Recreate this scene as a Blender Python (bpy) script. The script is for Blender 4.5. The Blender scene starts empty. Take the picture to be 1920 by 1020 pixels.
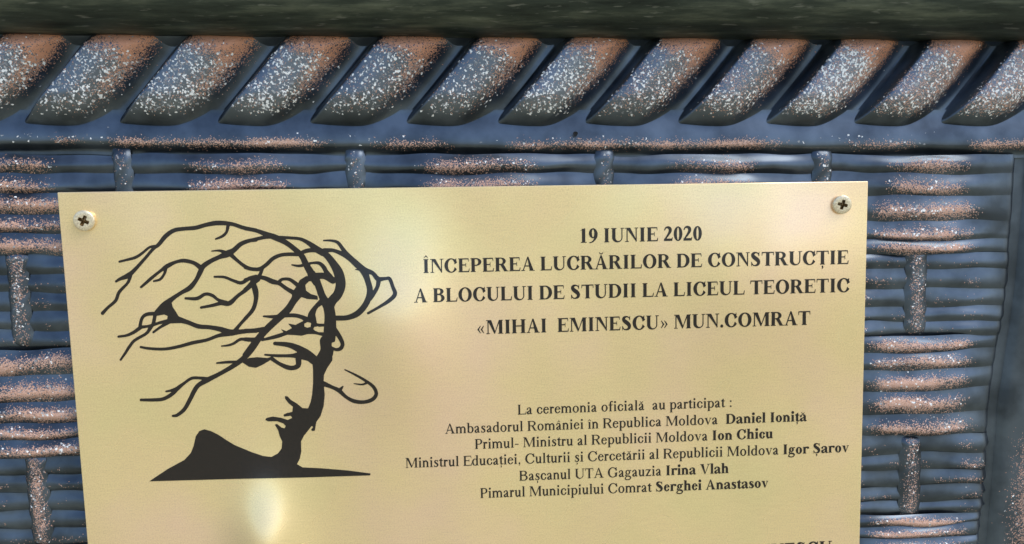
import bpy, math, random
import numpy as np
from mathutils import Matrix, Vector

random.seed(7)
C = bpy.context.scene.collection
SC = bpy.context.scene

# ------------------------------------------------------------------ camera
K = 0.00022                       # metres per photo pixel on the plaque's plane
F_PX = 1600.0
CX, CY = 960.0, 510.0
# camera axes (rows: right, down, forward) in (world X, down, into the wall)
M3 = np.array([[0.99851608, 0.01921396, -0.05095541],
               [-0.02506774, 0.99283282, -0.11685287],
               [0.048345, 0.11795681, 0.99184119]])
def w3(r): return np.array([r[0], r[2], -r[1]])
c_right, c_down, c_fwd = w3(M3[0]), w3(M3[1]), w3(M3[2])
CAM = -c_fwd * (F_PX * K)
cam = bpy.data.cameras.new('camera'); co = bpy.data.objects.new('camera', cam); C.objects.link(co)
cam.sensor_width = 36; cam.lens = F_PX / 1920 * 36; cam.clip_start = 0.01; cam.clip_end = 500
mw = Matrix.Identity(4)
for i in range(3):
    mw[i][0] = c_right[i]; mw[i][1] = -c_down[i]; mw[i][2] = -c_fwd[i]; mw[i][3] = CAM[i]
co.matrix_world = mw
SC.camera = co

# ------------------------------------------------------------------ light
SUN_EL, SUN_AZ = math.radians(54), math.radians(62)   # azimuth measured from straight in front of the wall
sd = Vector((math.sin(SUN_AZ) * math.cos(SUN_EL), -math.cos(SUN_AZ) * math.cos(SUN_EL), math.sin(SUN_EL)))
W = bpy.data.worlds.new("World"); SC.world = W; W.use_nodes = True
nt = W.node_tree; bg = nt.nodes['Background']
sky = nt.nodes.new('ShaderNodeTexSky'); sky.sky_type = 'NISHITA'; sky.sun_disc = False
sky.sun_elevation = SUN_EL; sky.sun_rotation = math.atan2(sd.x, sd.y)
sky.air_density = 1.0; sky.dust_density = 1.6; sky.ozone_density = 3.0
nt.links.new(sky.outputs[0], bg.inputs[0]); bg.inputs[1].default_value = 0.15
sl = bpy.data.lights.new('sun', 'SUN'); sl.energy = 1.3; sl.angle = math.radians(36); sl.color = (1, 0.95, 0.87)
so = bpy.data.objects.new('sun', sl); C.objects.link(so)
so.rotation_euler = sd.to_track_quat('Z', 'Y').to_euler()
SC.view_settings.view_transform = 'Standard'; SC.view_settings.look = 'None'
SC.view_settings.exposure = 0.80; SC.view_settings.gamma = 1.0

# ------------------------------------------------------------------ helpers
def at(x, y, h=0.0):
    """points on the plane h (photo pixels, towards the viewer) seen at photo pixel x, y"""
    x = np.asarray(x, float); y = np.asarray(y, float)
    u = (x - CX) / F_PX; v = (y - CY) / F_PX
    d = c_fwd[None] + u[..., None].reshape(-1, 1) * c_right[None] + v[..., None].reshape(-1, 1) * c_down[None]
    Y = -h * K
    t = (Y - CAM[1]) / d[:, 1]
    return CAM[None] + d * t[:, None]

def link_mesh(name, verts, faces, mat, parent=None, smooth=True, attrs=None):
    me = bpy.data.meshes.new(name)
    me.from_pydata([tuple(map(float, v)) for v in verts], [], faces)
    if attrs:
        for k, arr in attrs.items():
            a = me.attributes.new(k, 'FLOAT', 'POINT')
            a.data.foreach_set('value', np.asarray(arr, dtype=np.float32).ravel())
    if smooth:
        me.polygons.foreach_set('use_smooth', [True] * len(me.polygons))
    me.materials.append(mat); me.update()
    o = bpy.data.objects.new(name, me); C.objects.link(o)
    if parent: o.parent = parent
    return o

def empty(name, label, cat, loc=(0, 0, 0), group=None):
    o = bpy.data.objects.new(name, None); C.objects.link(o); o.location = loc; o.empty_display_size = 0.02
    o['label'] = label; o['category'] = cat
    if group: o['group'] = group
    return o

def grid_faces(nu, nv):
    f = []
    for i in range(nu - 1):
        for j in range(nv - 1):
            a = i * nv + j
            f.append((a, a + 1, a + nv + 1, a + nv))
    return f

def field(name, PX, PY, H, mat, parent, cop=None, sil=None, href=0.0, rng=0):
    """relief sheet: PX, PY photo pixels (2-D arrays), H height towards the viewer in pixels"""
    nu, nv = PX.shape
    base = at(PX.ravel(), PY.ravel(), href)
    base[:, 1] = -H.ravel() * K
    z = np.zeros(PX.size)
    return link_mesh(name, base, grid_faces(nu, nv), mat, parent, True,
                     {'copper': z if cop is None else cop.ravel(), 'silver': z if sil is None else sil.ravel()})

def sstep(a, b, x):
    t = np.clip((x - a) / (b - a), 0, 1)
    return t * t * (3 - 2 * t)

def wob(x, seed, scale=1.0):
    """smooth pseudo-random wave, about -1..1"""
    r = random.Random(seed); s = 0
    for k in range(5):
        s = s + math.pow(0.75, k) * np.sin(x / scale * (0.7 + 1.1 * k + r.random()) + r.random() * 6.283)
    return s / 2.4

# ------------------------------------------------------------------ materials
def new_mat(name):
    m = bpy.data.materials.new(name); m.use_nodes = True
    n = m.node_tree.nodes; l = m.node_tree.links
    return m, n, l, n['Principled BSDF']
def node(n, typ, **kw):
    x = n.new(typ)
    for k, v in kw.items():
        if k.startswith('i_'):
            x.inputs[k[2:].replace('_', ' ')].default_value = v
        else: setattr(x, k, v)
    return x
def mth(n, l, op, a, b=None, clamp=False):
    x = n.new('ShaderNodeMath'); x.operation = op; x.use_clamp = clamp
    for i, v in enumerate((a, b)):
        if v is None: continue
        if isinstance(v, (int, float)): x.inputs[i].default_value = v
        else: l.new(v, x.inputs[i])
    return x.outputs[0]
def mixc(n, l, fac, a, b):
    x = n.new('ShaderNodeMix'); x.data_type = 'RGBA'
    if isinstance(fac, (int, float)): x.inputs[0].default_value = fac
    else: l.new(fac, x.inputs[0])
    for i, v in ((6, a), (7, b)):
        if isinstance(v, tuple): x.inputs[i].default_value = (*v, 1)
        else: l.new(v, x.inputs[i])
    return x.outputs[2]
def ramp(n, l, fac, stops):
    x = n.new('ShaderNodeValToRGB'); e = x.color_ramp.elements
    e[0].position, e[0].color = stops[0][0], (*stops[0][1], 1)
    e[1].position, e[1].color = stops[-1][0], (*stops[-1][1], 1)
    for p, c in stops[1:-1]:
        q = e.new(p); q.color = (*c, 1)
    l.new(fac, x.inputs[0]); return x.outputs[0]

def patina_material(name, dark=(0.10, 0.122, 0.148), rough=0.27, stretch=(1, 1, 1)):
    """dark lacquered metal dusted with copper and silver grains, glints and sheen painted in, where the attributes say so"""
    m, n, l, b = new_mat(name)
    tc = n.new('ShaderNodeTexCoord')
    mp = node(n, 'ShaderNodeMapping'); l.new(tc.outputs['Object'], mp.inputs[0])
    P = mp.outputs[0]
    wn = node(n, 'ShaderNodeTexNoise', i_Scale=900.0, i_Detail=2.0); l.new(P, wn.inputs['Vector'])
    off = n.new('ShaderNodeVectorMath'); off.operation = 'SCALE'; l.new(wn.outputs['Color'], off.inputs[0]); off.inputs['Scale'].default_value = 0.0014
    add = n.new('ShaderNodeVectorMath'); l.new(P, add.inputs[0]); l.new(off.outputs[0], add.inputs[1])
    v1 = node(n, 'ShaderNodeTexVoronoi', i_Scale=3100.0); l.new(add.outputs[0], v1.inputs['Vector'])
    v2 = node(n, 'ShaderNodeTexVoronoi', i_Scale=1450.0); l.new(add.outputs[0], v2.inputs['Vector'])
    s1 = n.new('ShaderNodeSeparateColor'); l.new(v1.outputs['Color'], s1.inputs[0])
    s2 = n.new('ShaderNodeSeparateColor'); l.new(v2.outputs['Color'], s2.inputs[0])
    big = node(n, 'ShaderNodeTexNoise', i_Scale=110.0, i_Detail=3.0); l.new(P, big.inputs['Vector'])
    def attr(k):
        a = n.new('ShaderNodeAttribute'); a.attribute_name = k; return a.outputs['Fac']
    mod = mth(n, l, 'MULTIPLY_ADD', big.outputs[0], 1.1); mod.node.inputs[2].default_value = 0.45
    cop = mth(n, l, 'MULTIPLY', attr('copper'), mod)
    sil = mth(n, l, 'MULTIPLY', attr('silver'), mod)
    cmask = mth(n, l, 'LESS_THAN', s1.outputs[0], cop)
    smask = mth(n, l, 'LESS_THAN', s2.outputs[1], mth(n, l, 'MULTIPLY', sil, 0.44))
    # colours
    copc = mixc(n, l, s1.outputs[1], (0.50, 0.27, 0.19), (0.80, 0.56, 0.46))
    hue = node(n, 'ShaderNodeTexNoise', i_Scale=14.0, i_Detail=2.0); l.new(P, hue.inputs['Vector'])
    copc = mixc(n, l, mth(n, l, 'MULTIPLY', hue.outputs[0], 0.5), copc, (0.55, 0.24, 0.09))
    copc = mixc(n, l, mth(n, l, 'MULTIPLY', attr('orange'), 0.7), copc, (0.68, 0.29, 0.15))
    sil_glint = ramp(n, l, s2.outputs[2], [(0.0, (0.16, 0.17, 0.18)), (0.45, (0.45, 0.45, 0.44)), (0.55, (0.95, 0.93, 0.88)), (1.0, (0.97, 0.95, 0.9))])  # near-white grains: sun glints painted into the flake colour
    grime = node(n, 'ShaderNodeTexNoise', i_Scale=60.0, i_Detail=5.0); l.new(P, grime.inputs['Vector'])
    gr = ramp(n, l, grime.outputs[0], [(0.35, tuple(c * 0.6 for c in dark)), (0.65, tuple(c * 1.25 for c in dark))])
    gr = mixc(n, l, mth(n, l, 'MULTIPLY', attr('silver'), 1.2, True), gr, (0.19, 0.215, 0.245))  # grey-blue sheen painted into the lacquer colour
    col = mixc(n, l, cmask, gr, copc)
    col = mixc(n, l, smask, col, sil_glint)
    l.new(col, b.inputs['Base Color'])
    anym = mth(n, l, 'MAXIMUM', cmask, smask)
    l.new(mth(n, l, 'MULTIPLY_ADD', anym, -0.8), b.inputs['Metallic']); b.inputs['Metallic'].links[0].from_node.inputs[2].default_value = 0.86
    rr = mth(n, l, 'MULTIPLY_ADD', anym, 0.22); rr.node.inputs[2].default_value = rough
    rg = mth(n, l, 'MULTIPLY_ADD', grime.outputs[0], 0.16); l.new(rr, rg.node.inputs[2])
    l.new(rg, b.inputs['Roughness'])
    # relief: grains stand proud, faint orange peel in the lacquer
    g = mth(n, l, 'ADD', mth(n, l, 'MULTIPLY', anym, s1.outputs[2]), mth(n, l, 'MULTIPLY', grime.outputs[0], 0.7))
    bp = node(n, 'ShaderNodeBump', i_Strength=0.45, i_Distance=0.0003); l.new(g, bp.inputs['Height'])
    l.new(bp.outputs[0], b.inputs['Normal'])
    return m

MAT_PATINA = patina_material('dusted_lacquer')

def rail_material():
    m, n, l, b = new_mat('rail_lacquer')
    tc = n.new('ShaderNodeTexCoord')
    mp = node(n, 'ShaderNodeMapping'); mp.inputs['Scale'].default_value = (9, 60, 60); l.new(tc.outputs['Object'], mp.inputs[0])
    ns = node(n, 'ShaderNodeTexNoise', i_Scale=3.0, i_Detail=7.0, i_Roughness=0.65); l.new(mp.outputs[0], ns.inputs['Vector'])
    mp2 = node(n, 'ShaderNodeMapping'); mp2.inputs['Scale'].default_value = (60, 330, 330); l.new(tc.outputs['Object'], mp2.inputs[0])
    n2 = node(n, 'ShaderNodeTexNoise', i_Scale=2.0, i_Detail=4.0); l.new(mp2.outputs[0], n2.inputs['Vector'])
    col = ramp(n, l, ns.outputs[0], [(0.32, (0.028, 0.036, 0.032)), (0.5, (0.06, 0.075, 0.062)), (0.68, (0.15, 0.17, 0.13))])
    fl = ramp(n, l, n2.outputs[0], [(0.62, (0, 0, 0)), (0.72, (1, 1, 1))])
    col = mixc(n, l, mth(n, l, 'MULTIPLY', fl, 0.45), col, (0.32, 0.33, 0.29))
    l.new(col, b.inputs['Base Color']); b.inputs['Metallic'].default_value = 0.8
    r = mth(n, l, 'MULTIPLY_ADD', ns.outputs[0], 0.3); r.node.inputs[2].default_value = 0.36
    l.new(r, b.inputs['Roughness'])
    bp = node(n, 'ShaderNodeBump', i_Strength=0.5, i_Distance=0.0006); l.new(ns.outputs[0], bp.inputs['Height'])
    l.new(bp.outputs[0], b.inputs['Normal'])
    return m
MAT_RAIL = rail_material()

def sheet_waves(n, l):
    """slight waves of the thin brass sheet plus bulges added for its glare (world space, shared by sheet and print)"""
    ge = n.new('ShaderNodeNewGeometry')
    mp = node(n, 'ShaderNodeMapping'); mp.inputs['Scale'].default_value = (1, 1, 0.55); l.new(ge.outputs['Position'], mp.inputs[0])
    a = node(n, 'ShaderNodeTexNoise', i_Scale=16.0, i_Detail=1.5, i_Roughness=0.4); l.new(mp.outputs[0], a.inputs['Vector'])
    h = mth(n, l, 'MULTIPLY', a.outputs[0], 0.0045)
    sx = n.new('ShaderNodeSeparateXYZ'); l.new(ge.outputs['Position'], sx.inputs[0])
    for px, py, rx, ry, amp in GLARE_BULGES:      # bulges added so the sheet catches pale glare here
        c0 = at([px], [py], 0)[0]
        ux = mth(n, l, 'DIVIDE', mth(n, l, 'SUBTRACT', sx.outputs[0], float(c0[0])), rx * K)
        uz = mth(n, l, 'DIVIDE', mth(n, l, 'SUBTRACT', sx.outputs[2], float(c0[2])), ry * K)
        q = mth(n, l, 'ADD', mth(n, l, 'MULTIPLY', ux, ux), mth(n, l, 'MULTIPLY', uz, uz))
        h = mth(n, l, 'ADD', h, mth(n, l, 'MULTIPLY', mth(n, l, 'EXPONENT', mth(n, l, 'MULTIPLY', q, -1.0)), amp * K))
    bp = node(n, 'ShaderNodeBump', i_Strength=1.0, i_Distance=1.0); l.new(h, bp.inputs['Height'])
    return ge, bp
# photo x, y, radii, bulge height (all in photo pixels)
GLARE_BULGES = [(745, 640, 95, 160, 26.0), (500, 1055, 60, 135, 48.0), (1450, 540, 260, 190, 22.0)]

def brass_material():
    m, n, l, b = new_mat('satin_brass')
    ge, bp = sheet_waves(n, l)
    fine = node(n, 'ShaderNodeTexNoise', i_Scale=1700.0, i_Detail=3.0); l.new(ge.outputs['Position'], fine.inputs['Vector'])
    mp = node(n, 'ShaderNodeMapping'); mp.inputs['Scale'].default_value = (120, 120, 1400); l.new(ge.outputs['Position'], mp.inputs[0])
    br = node(n, 'ShaderNodeTexNoise', i_Scale=1.0, i_Detail=3.0); l.new(mp.outputs[0], br.inputs['Vector'])
    refl_blot = node(n, 'ShaderNodeTexNoise', i_Scale=13.0, i_Detail=3.0, i_Roughness=0.55); l.new(ge.outputs['Position'], refl_blot.inputs['Vector'])
    col = ramp(n, l, refl_blot.outputs[0], [(0.28, (0.90, 0.74, 0.34)), (0.5, (0.97, 0.73, 0.36)), (0.72, (1.0, 0.69, 0.43))])  # pinkish and greenish tints stand in for blurred reflections
    spk = mth(n, l, 'MULTIPLY_ADD', fine.outputs[0], 0.55); spk.node.inputs[2].default_value = 0.66
    spk = mth(n, l, 'ADD', spk, mth(n, l, 'MULTIPLY', br.outputs[0], 0.16))
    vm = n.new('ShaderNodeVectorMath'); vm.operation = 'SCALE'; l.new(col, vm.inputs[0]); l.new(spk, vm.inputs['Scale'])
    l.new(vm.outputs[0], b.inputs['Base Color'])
    b.inputs['Metallic'].default_value = 0.5
    b.inputs['Coat Weight'].default_value = 1.0; b.inputs['Coat Roughness'].default_value = 0.16; b.inputs['Coat IOR'].default_value = 1.7
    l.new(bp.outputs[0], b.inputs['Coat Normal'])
    r = mth(n, l, 'MULTIPLY_ADD', refl_blot.outputs[0], 0.12); r.node.inputs[2].default_value = 0.22
    l.new(r, b.inputs['Roughness'])
    b2 = node(n, 'ShaderNodeBump', i_Strength=0.12, i_Distance=0.0001); l.new(fine.outputs[0], b2.inputs['Height'])
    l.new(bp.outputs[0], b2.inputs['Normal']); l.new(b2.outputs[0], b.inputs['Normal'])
    return m
MAT_BRASS = brass_material()

def ink_material():
    m, n, l, b = new_mat('etched_black_print')
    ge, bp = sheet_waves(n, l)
    ns = node(n, 'ShaderNodeTexNoise', i_Scale=900.0, i_Detail=3.0); l.new(ge.outputs['Position'], ns.inputs['Vector'])
    l.new(ramp(n, l, ns.outputs[0], [(0.3, (0.006, 0.004, 0.004)), (0.7, (0.018, 0.011, 0.009))]), b.inputs['Base Color'])
    b.inputs['Roughness'].default_value = 0.22; b.inputs['IOR'].default_value = 1.6
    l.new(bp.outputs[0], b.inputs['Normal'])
    return m
MAT_INK = ink_material()

def simple(name, c, metal, rough, nscale=300, var=0.25):
    m, n, l, b = new_mat(name)
    tc = n.new('ShaderNodeTexCoord')
    ns = node(n, 'ShaderNodeTexNoise', i_Scale=float(nscale), i_Detail=4.0); l.new(tc.outputs['Object'], ns.inputs['Vector'])
    l.new(ramp(n, l, ns.outputs[0], [(0.3, tuple(x * (1 - var) for x in c)), (0.7, tuple(min(1, x * (1 + var)) for x in c))]), b.inputs['Base Color'])
    b.inputs['Metallic'].default_value = metal; b.inputs['Roughness'].default_value = rough
    bp = node(n, 'ShaderNodeBump', i_Strength=0.25, i_Distance=0.0002); l.new(ns.outputs[0], bp.inputs['Height']); l.new(bp.outputs[0], b.inputs['Normal'])
    return m
MAT_SCREW = simple('zinc_screw', (0.88, 0.70, 0.48), 0.55, 0.36, 1500, 0.25)
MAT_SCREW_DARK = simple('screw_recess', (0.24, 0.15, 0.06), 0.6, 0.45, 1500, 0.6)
MAT_GROUND = simple('grass_ground', (0.34, 0.305, 0.185), 0.0, 0.9, 3, 0.3)

# ------------------------------------------------------------------ ground (below the frame, mirrored in the glossy parts)
g = link_mesh('ground', [(-60, -60, -1.25), (60, -60, -1.25), (60, 60, -1.25), (-60, 60, -1.25)], [(0, 1, 2, 3)], MAT_GROUND, None, False)
g['kind'] = 'structure'

# ------------------------------------------------------------------ embossed panel
panel = empty('embossed_panel', 'dark embossed metal panel with slanted rope border and basket weave, dusted with copper', 'panel', (0, 0.0, 0))

# backing sheet: one stamped plate behind everything
xs = np.linspace(-500, 2450, 40); ys = np.linspace(-260, 1500, 30)
PX, PY = np.meshgrid(xs, ys, indexing='ij')
field('backing_sheet', PX, PY, np.full(PX.shape, -50.0), MAT_PATINA, panel, href=-50)

# top rail: a thick rounded bar
n1, n2 = 60, 48
a = np.linspace(-0.15 * math.pi, 1.15 * math.pi, n2)
X, A = np.meshgrid(np.linspace(-480, 2430, n1), a, indexing='ij')
R_ = 100.0
yc = -34 + 0.0065 * (X - 900)
rw = 1 + 0.012 * wob(X, 5, 160)
PX = X; PY = yc - np.cos(A) * R_ * rw
H = -18 + np.sin(A) * R_ * rw
def rail(name, PX, PY, H, mat):
    nu, nv = PX.shape
    base = at(PX.ravel(), PY.ravel(), 10)
    base[:, 1] = -H.ravel() * K
    return link_mesh(name, base, grid_faces(nu, nv), mat, panel, True)
rail('top_rail', PX, PY, H, MAT_RAIL)
# cove between rail and rope band
ys = np.linspace(20, 100, 12)
PX, PY = np.meshgrid(np.linspace(-480, 2430, 60), ys, indexing='ij')
field('rail_cove', PX, PY, -18 - 30 * sstep(50, 100, PY), MAT_PATINA, panel, href=-20)

# rope band: slanted overlapping strands
GX = [-330, -155, 15, 196, 384, 560, 745, 920, 1086, 1264, 1432, 1600, 1766, 1932, 2098]
rr = random.Random(3)
for i in range(len(GX) - 1):
    x0, x1 = GX[i], GX[i + 1]; Wd = x1 - x0
    nu, nv = 44, 40
    T, S = np.meshgrid(np.linspace(0, 1, nu), np.linspace(0, 1, nv), indexing='ij')
    drop = 0.0
    yb = 233 + 9 * np.sin(np.clip(T / 0.75, 0, 1) * math.pi * 0.5) - 34 * np.clip((T - 0.66) / 0.34, 0, 1) ** 2.0
    yt = 52 + 0.006 * (x0 - 900)
    PY = yb + (yt - yb) * S
    rise = 232 - PY
    lean = 0.79 * rise + 4 * np.sin(np.clip(rise / 180, -0.1, 1) * math.pi) 
    PX = x0 + T * Wd + lean
    left = sstep(0.0, 0.11, T - 0.03 * S * S)
    crown = 0.62 + 0.38 * np.sin(np.clip((T + 0.15) / 1.0, 0, 1) * math.pi)
    right = 1 - 1.0 * sstep(0.58, 0.96, T)
    toe = 0.0
    bot = np.sin(np.clip(S / 0.36, 0, 1) * math.pi / 2) ** 0.8
    top = 1 - 0.62 * sstep(0.80, 1.0, S)
    H = -40 + 44 * (left * crown * right + toe) * bot * top + 2.0 * wob(PX + PY, i, 60) * left * bot
    # silver grains with painted glints and sheen on the flat of the strand, copper dust near its top and along the shoulder
    q = rr.random()
    cent = np.exp(-((T - 0.41) / 0.31) ** 4) * sstep(0.10, 0.24, S) * (1 - sstep(0.985, 1.0, S)) * sstep(0.06, 0.13, T - 0.07 * S * S)
    upper = sstep(0.66, 0.86, S + 0.25 * (T - 0.4)) 
    edge = np.exp(-((T - 0.70) / 0.10) ** 2) * sstep(0.15, 0.45, S) * (1 - sstep(0.99, 1, S))
    warm = 0.12 + 0.5 * max(0, (x0 - 900) / 900)
    cop = np.clip(cent * (0.80 * upper + warm * 0.7 - 0.02) + 0.80 * edge * sstep(0.15, 0.7, S) * (0.7 + 0.5 * q), 0, 0.86)
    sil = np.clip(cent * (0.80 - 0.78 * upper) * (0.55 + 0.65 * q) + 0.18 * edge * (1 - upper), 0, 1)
    ro = field('rope_strand', PX, PY, H, MAT_PATINA, panel, cop, sil, href=-5)
    oa = ro.data.attributes.new('orange', 'FLOAT', 'POINT')
    oa.data.foreach_set('value', np.clip(upper * 0.9 + 0.35 * (T > 0.5), 0, 1).astype(np.float32).ravel())

# fillet under the rope band: leans outwards to a small roll, then drops to the weave
def tilt(x, y0): return y0 + 0.0 * x
ys = np.concatenate([np.linspace(205, 252, 12), np.linspace(255, 290, 22)])
xs = np.linspace(-480, 2400, 260)
PX, YY = np.meshgrid(xs, ys, indexing='ij')
edge = 7 * sstep(0, 900, PX) + 2.2 * wob(PX, 12, 120)
PY = YY + edge * sstep(215, 262, YY)
H = -38 + 12 * sstep(205, 262, YY) - 14 * sstep(264, 284, YY)
c = np.exp(-((YY - 264) / 6.5) ** 2) * np.clip(0.32 + 0.85 * wob(PX, 21, 110), 0, 1)
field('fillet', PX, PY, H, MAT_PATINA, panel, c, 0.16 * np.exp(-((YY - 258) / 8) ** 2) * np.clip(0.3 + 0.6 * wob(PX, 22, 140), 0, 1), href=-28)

# basket weave
ROWS = [  # crest heights of the strands at the left edge and at the right edge of the photograph
    [(306, 304), (345, 345), (383, 390), (421, 436), (457, 463)],
    [(498, 490), (532, 522), (569, 560), (604, 592), (639, 619)],
    [(677, 643), (732, 678), (776, 712), (811, 753), (842, 799)],
    [(880, 838), (910, 870), (944, 900), (979, 930), (1013, 955)],
    [(1048, 977), (1085, 998), (1122, 1022), (1158, 1060), (1196, 1100)],
    [(1235, 1140), (1272, 1175), (1310, 1210), (1350, 1245), (1390, 1280)]]
FLAT = [r for row in ROWS for r in row]
STAKE_E = [225, 665, 1135, 1545]            # stakes in front of the even rows, at y = 320
STAKE_O = [30, 450, 890, 1310, 1722]        # stakes in front of the odd rows, at y = 550
def stake_x(x0, y0, y):                     # stakes run parallel to the plaque's sides
    return x0 + (0.098 - 0.112 * x0 / 1500) * (y - y0)
def border_left(y):
    return np.interp(y, [250, 380, 560, 680, 760, 1000, 1400], [1925, 1919, 1903, 1884, 1872, 1853, 1820])
idx = 0
def bul_(U, yc, even):
    if even: d = [np.abs(U - stake_x(s, 320, yc)) for s in [-200] + STAKE_E + [1950]]
    else: d = [np.abs(U - stake_x(s, 550, yc)) for s in [-400] + STAKE_O + [2150]]
    return 0.5 - 0.5 * np.cos(np.clip(np.minimum.reduce(d) / 212, 0, 1) * math.pi)
for r, row in enumerate(ROWS):
    even = r % 2 == 0
    for k, (yl, yr) in enumerate(row):
        prv = FLAT[idx - 1] if idx else (272, 276)
        nxt = FLAT[idx + 1] if idx + 1 < len(FLAT) else (yl + 38, yr + 36)
        nu, nv = 330, 19
        U, V = np.meshgrid(np.linspace(-420, 1990, nu), np.linspace(-1, 1, nv), indexing='ij')
        f = (U - 60) / 1680.0
        yc = yl + (yr - yl) * f
        up = yc - (prv[0] + (prv[1] - prv[0]) * f); dn = (nxt[0] + (nxt[1] - nxt[0]) * f) - yc
        half = np.where(V < 0, up, dn) * 0.505
        w = (4.6 * wob(U, 100 + idx, 120) + 1.5 * V * wob(U, 150 + idx, 55)) * (0.35 + 0.65 * bul_(U, yc, even))
        shift = 0.16 * wob(U, 300 + idx, 90)
        q_ = 1 - V * V
        PY = yc + w * q_ + V * half * (1 + shift * q_) + 4.0 * (wob(U, 2001 + idx, 95) * ((1 + V) / 2) ** 2 + wob(U, 2000 + idx, 95) * ((1 - V) / 2) ** 2)
        ymid = yc[0, 0]
        if even: d = [np.abs(U - stake_x(s, 320, yc)) for s in [-200] + STAKE_E + [1950]]
        else: d = [np.abs(U - stake_x(s, 550, yc)) for s in [-400] + STAKE_O + [2150]]
        dist = np.minimum.reduce(d)
        bul = 0.5 - 0.5 * np.cos(np.clip(dist / 212, 0, 1) * math.pi)      # 0 at a stake in front, 1 midway
        pk = 0.26
        vs_ = np.where(V < pk, (V - pk) / (1 + pk), (V - pk) / (1 - pk))
        dome = np.where(V < pk, np.cos(np.abs(vs_) ** 1.15 * math.pi / 2), np.cos(np.abs(vs_) ** 1.5 * math.pi / 2))
        dome = 0.45 * dome + 0.55 * (0.5 + 0.5 * np.cos(np.clip(vs_, -1, 1) * math.pi))
        amp = (4.6 + 5.4 * bul + 1.2 * wob(U, 500 + idx, 80)) * (1 - 0.25 * sstep(1400, 1850, U))
        pinch = 1 - sstep(1800, 1900, U) * 0.7
        H = -36 + 9 * bul * pinch + amp * dome * pinch + 0.7 * wob(U * 1.3 + V * 30, 700 + idx, 70)
        H = H - 22 * sstep(-16, 4, U - border_left(PY))
        patch = np.clip(0.85 + 0.5 * wob(U, 900 + idx, 75), 0, 1.25)
        thr = sstep(0.34, 0.72, bul)
        if even and r == 0 and k < 2: thr = sstep(0.55, 0.9, bul) * (0.75 if k else 0.5)
        vv = V - 0.22 - 0.10 * wob(U, 40 + idx, 60)
        band = np.exp(-(vv / (0.46 + 0.2 * (bul - 0.6))) ** 2)
        fade = 1 - sstep(1775, 1850, U + 25 * wob(U, 61 + idx, 60))
        cop = np.clip(0.95 * band * thr * patch, 0, 0.97) * fade
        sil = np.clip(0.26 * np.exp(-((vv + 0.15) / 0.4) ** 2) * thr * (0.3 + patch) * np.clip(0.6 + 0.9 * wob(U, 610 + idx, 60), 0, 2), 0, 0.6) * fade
        if not even: cop = cop + 0.10 * band * (1 - thr) * np.clip(wob(U, 77 + idx, 50), 0, 1)
        field('weave_strand', PX := U + 0.0, PY, H, MAT_PATINA, panel, cop, sil, href=-22)
        idx += 1

def stake(x0, yref, ya, yb_, width, cop_l, sil_l, seed):
    nu, nv = 60, 17
    Sg, V = np.meshgrid(np.linspace(0, 1, nu), np.linspace(-1, 1, nv), indexing='ij')
    y = ya + (yb_ - ya) * Sg
    endf = np.sin(np.clip(np.minimum(Sg, 1 - Sg) / 0.10, 0, 1) * math.pi / 2)
    xc = stake_x(x0, yref, y) + 1.8 * wob(y, seed, 50)
    hw = width / 2 * (0.82 + 0.18 * endf) * (1 + 0.05 * wob(y, seed + 1, 30))
    dome = np.cos(np.abs(V) ** 1.6 * math.pi / 2)
    H = -38 + (4 + 7.5 * dome) * (0.25 + 0.75 * endf) + 0.8 * wob(y + 20 * V, seed + 2, 16) * endf
    band = np.exp(-((V - 0.05) / 0.5) ** 2) * endf
    cop = cop_l * band * np.clip(0.8 + 0.4 * wob(y, seed + 3, 30), 0, 1.2)
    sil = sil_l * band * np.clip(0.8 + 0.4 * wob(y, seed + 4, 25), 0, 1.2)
    field('weave_stake', xc + V * hw, y, H, MAT_PATINA, panel, cop, sil, href=-22)
sd_ = 0
for s in STAKE_E:
    f = s / 1700
    for ya, yb_, cl, sl_ in [(278, 474, 0.05, 0.12), (660 - 20 * f, 862 - 40 * f, 0.3, 0.3), (1030 - 60 * f, 1220 - 90 * f, 0.3, 0.3)]:
        stake(s, 320, ya, yb_, 38, cl, sl_, 1000 + sd_); sd_ += 9
for j, s in enumerate(STAKE_O):
    f = s / 1700
    for ya, yb_, cl, sl_ in [(468 - 4 * f, 656 - 24 * f, 0.25, 0.42), (852 - 30 * f, 1032 - 58 * f, 0.62 - 0.35 * f, 0.28)]:
        stake(s, 550, ya, yb_, 42, cl, sl_ * 0.75, 2000 + sd_); sd_ += 9

# right-hand moulding
nu, nv = 90, 26
Sg, V = np.meshgrid(np.linspace(282, 1450, nu), np.linspace(0, 1, nv), indexing='ij')
wdt = 210
PX = border_left(Sg) + V * wdt
H = -58 + 22 * sstep(0.01, 0.10, V) + 26 * sstep(0.25, 0.55, V) - 20 * sstep(0.6, 1, V) + 1.5 * wob(Sg, 88, 90)
cop = 0.85 * np.exp(-((V - 0.42) / 0.13) ** 2) * sstep(780, 900, Sg)
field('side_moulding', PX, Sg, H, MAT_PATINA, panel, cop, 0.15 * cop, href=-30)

# small pit in the fillet
def disc(name, x, y, h, r, mat, parent, n=14, depth=2.0):
    c0 = at([x], [y], h)[0]; vs = [c0 + np.array([0, depth * K, 0])]
    for k in range(n):
        t = 2 * math.pi * k / n; vs.append(c0 + np.array([math.cos(t) * r * K * (1 + .15 * math.sin(3 * t)), 0, math.sin(t) * r * K]))
    return link_mesh(name, vs, [(0, 1 + (k + 1) % n, 1 + k) for k in range(n)], mat, parent)
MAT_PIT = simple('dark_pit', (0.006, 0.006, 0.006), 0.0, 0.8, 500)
disc('pit', 1079, 251, -20, 4.5, MAT_PIT, panel)

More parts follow.
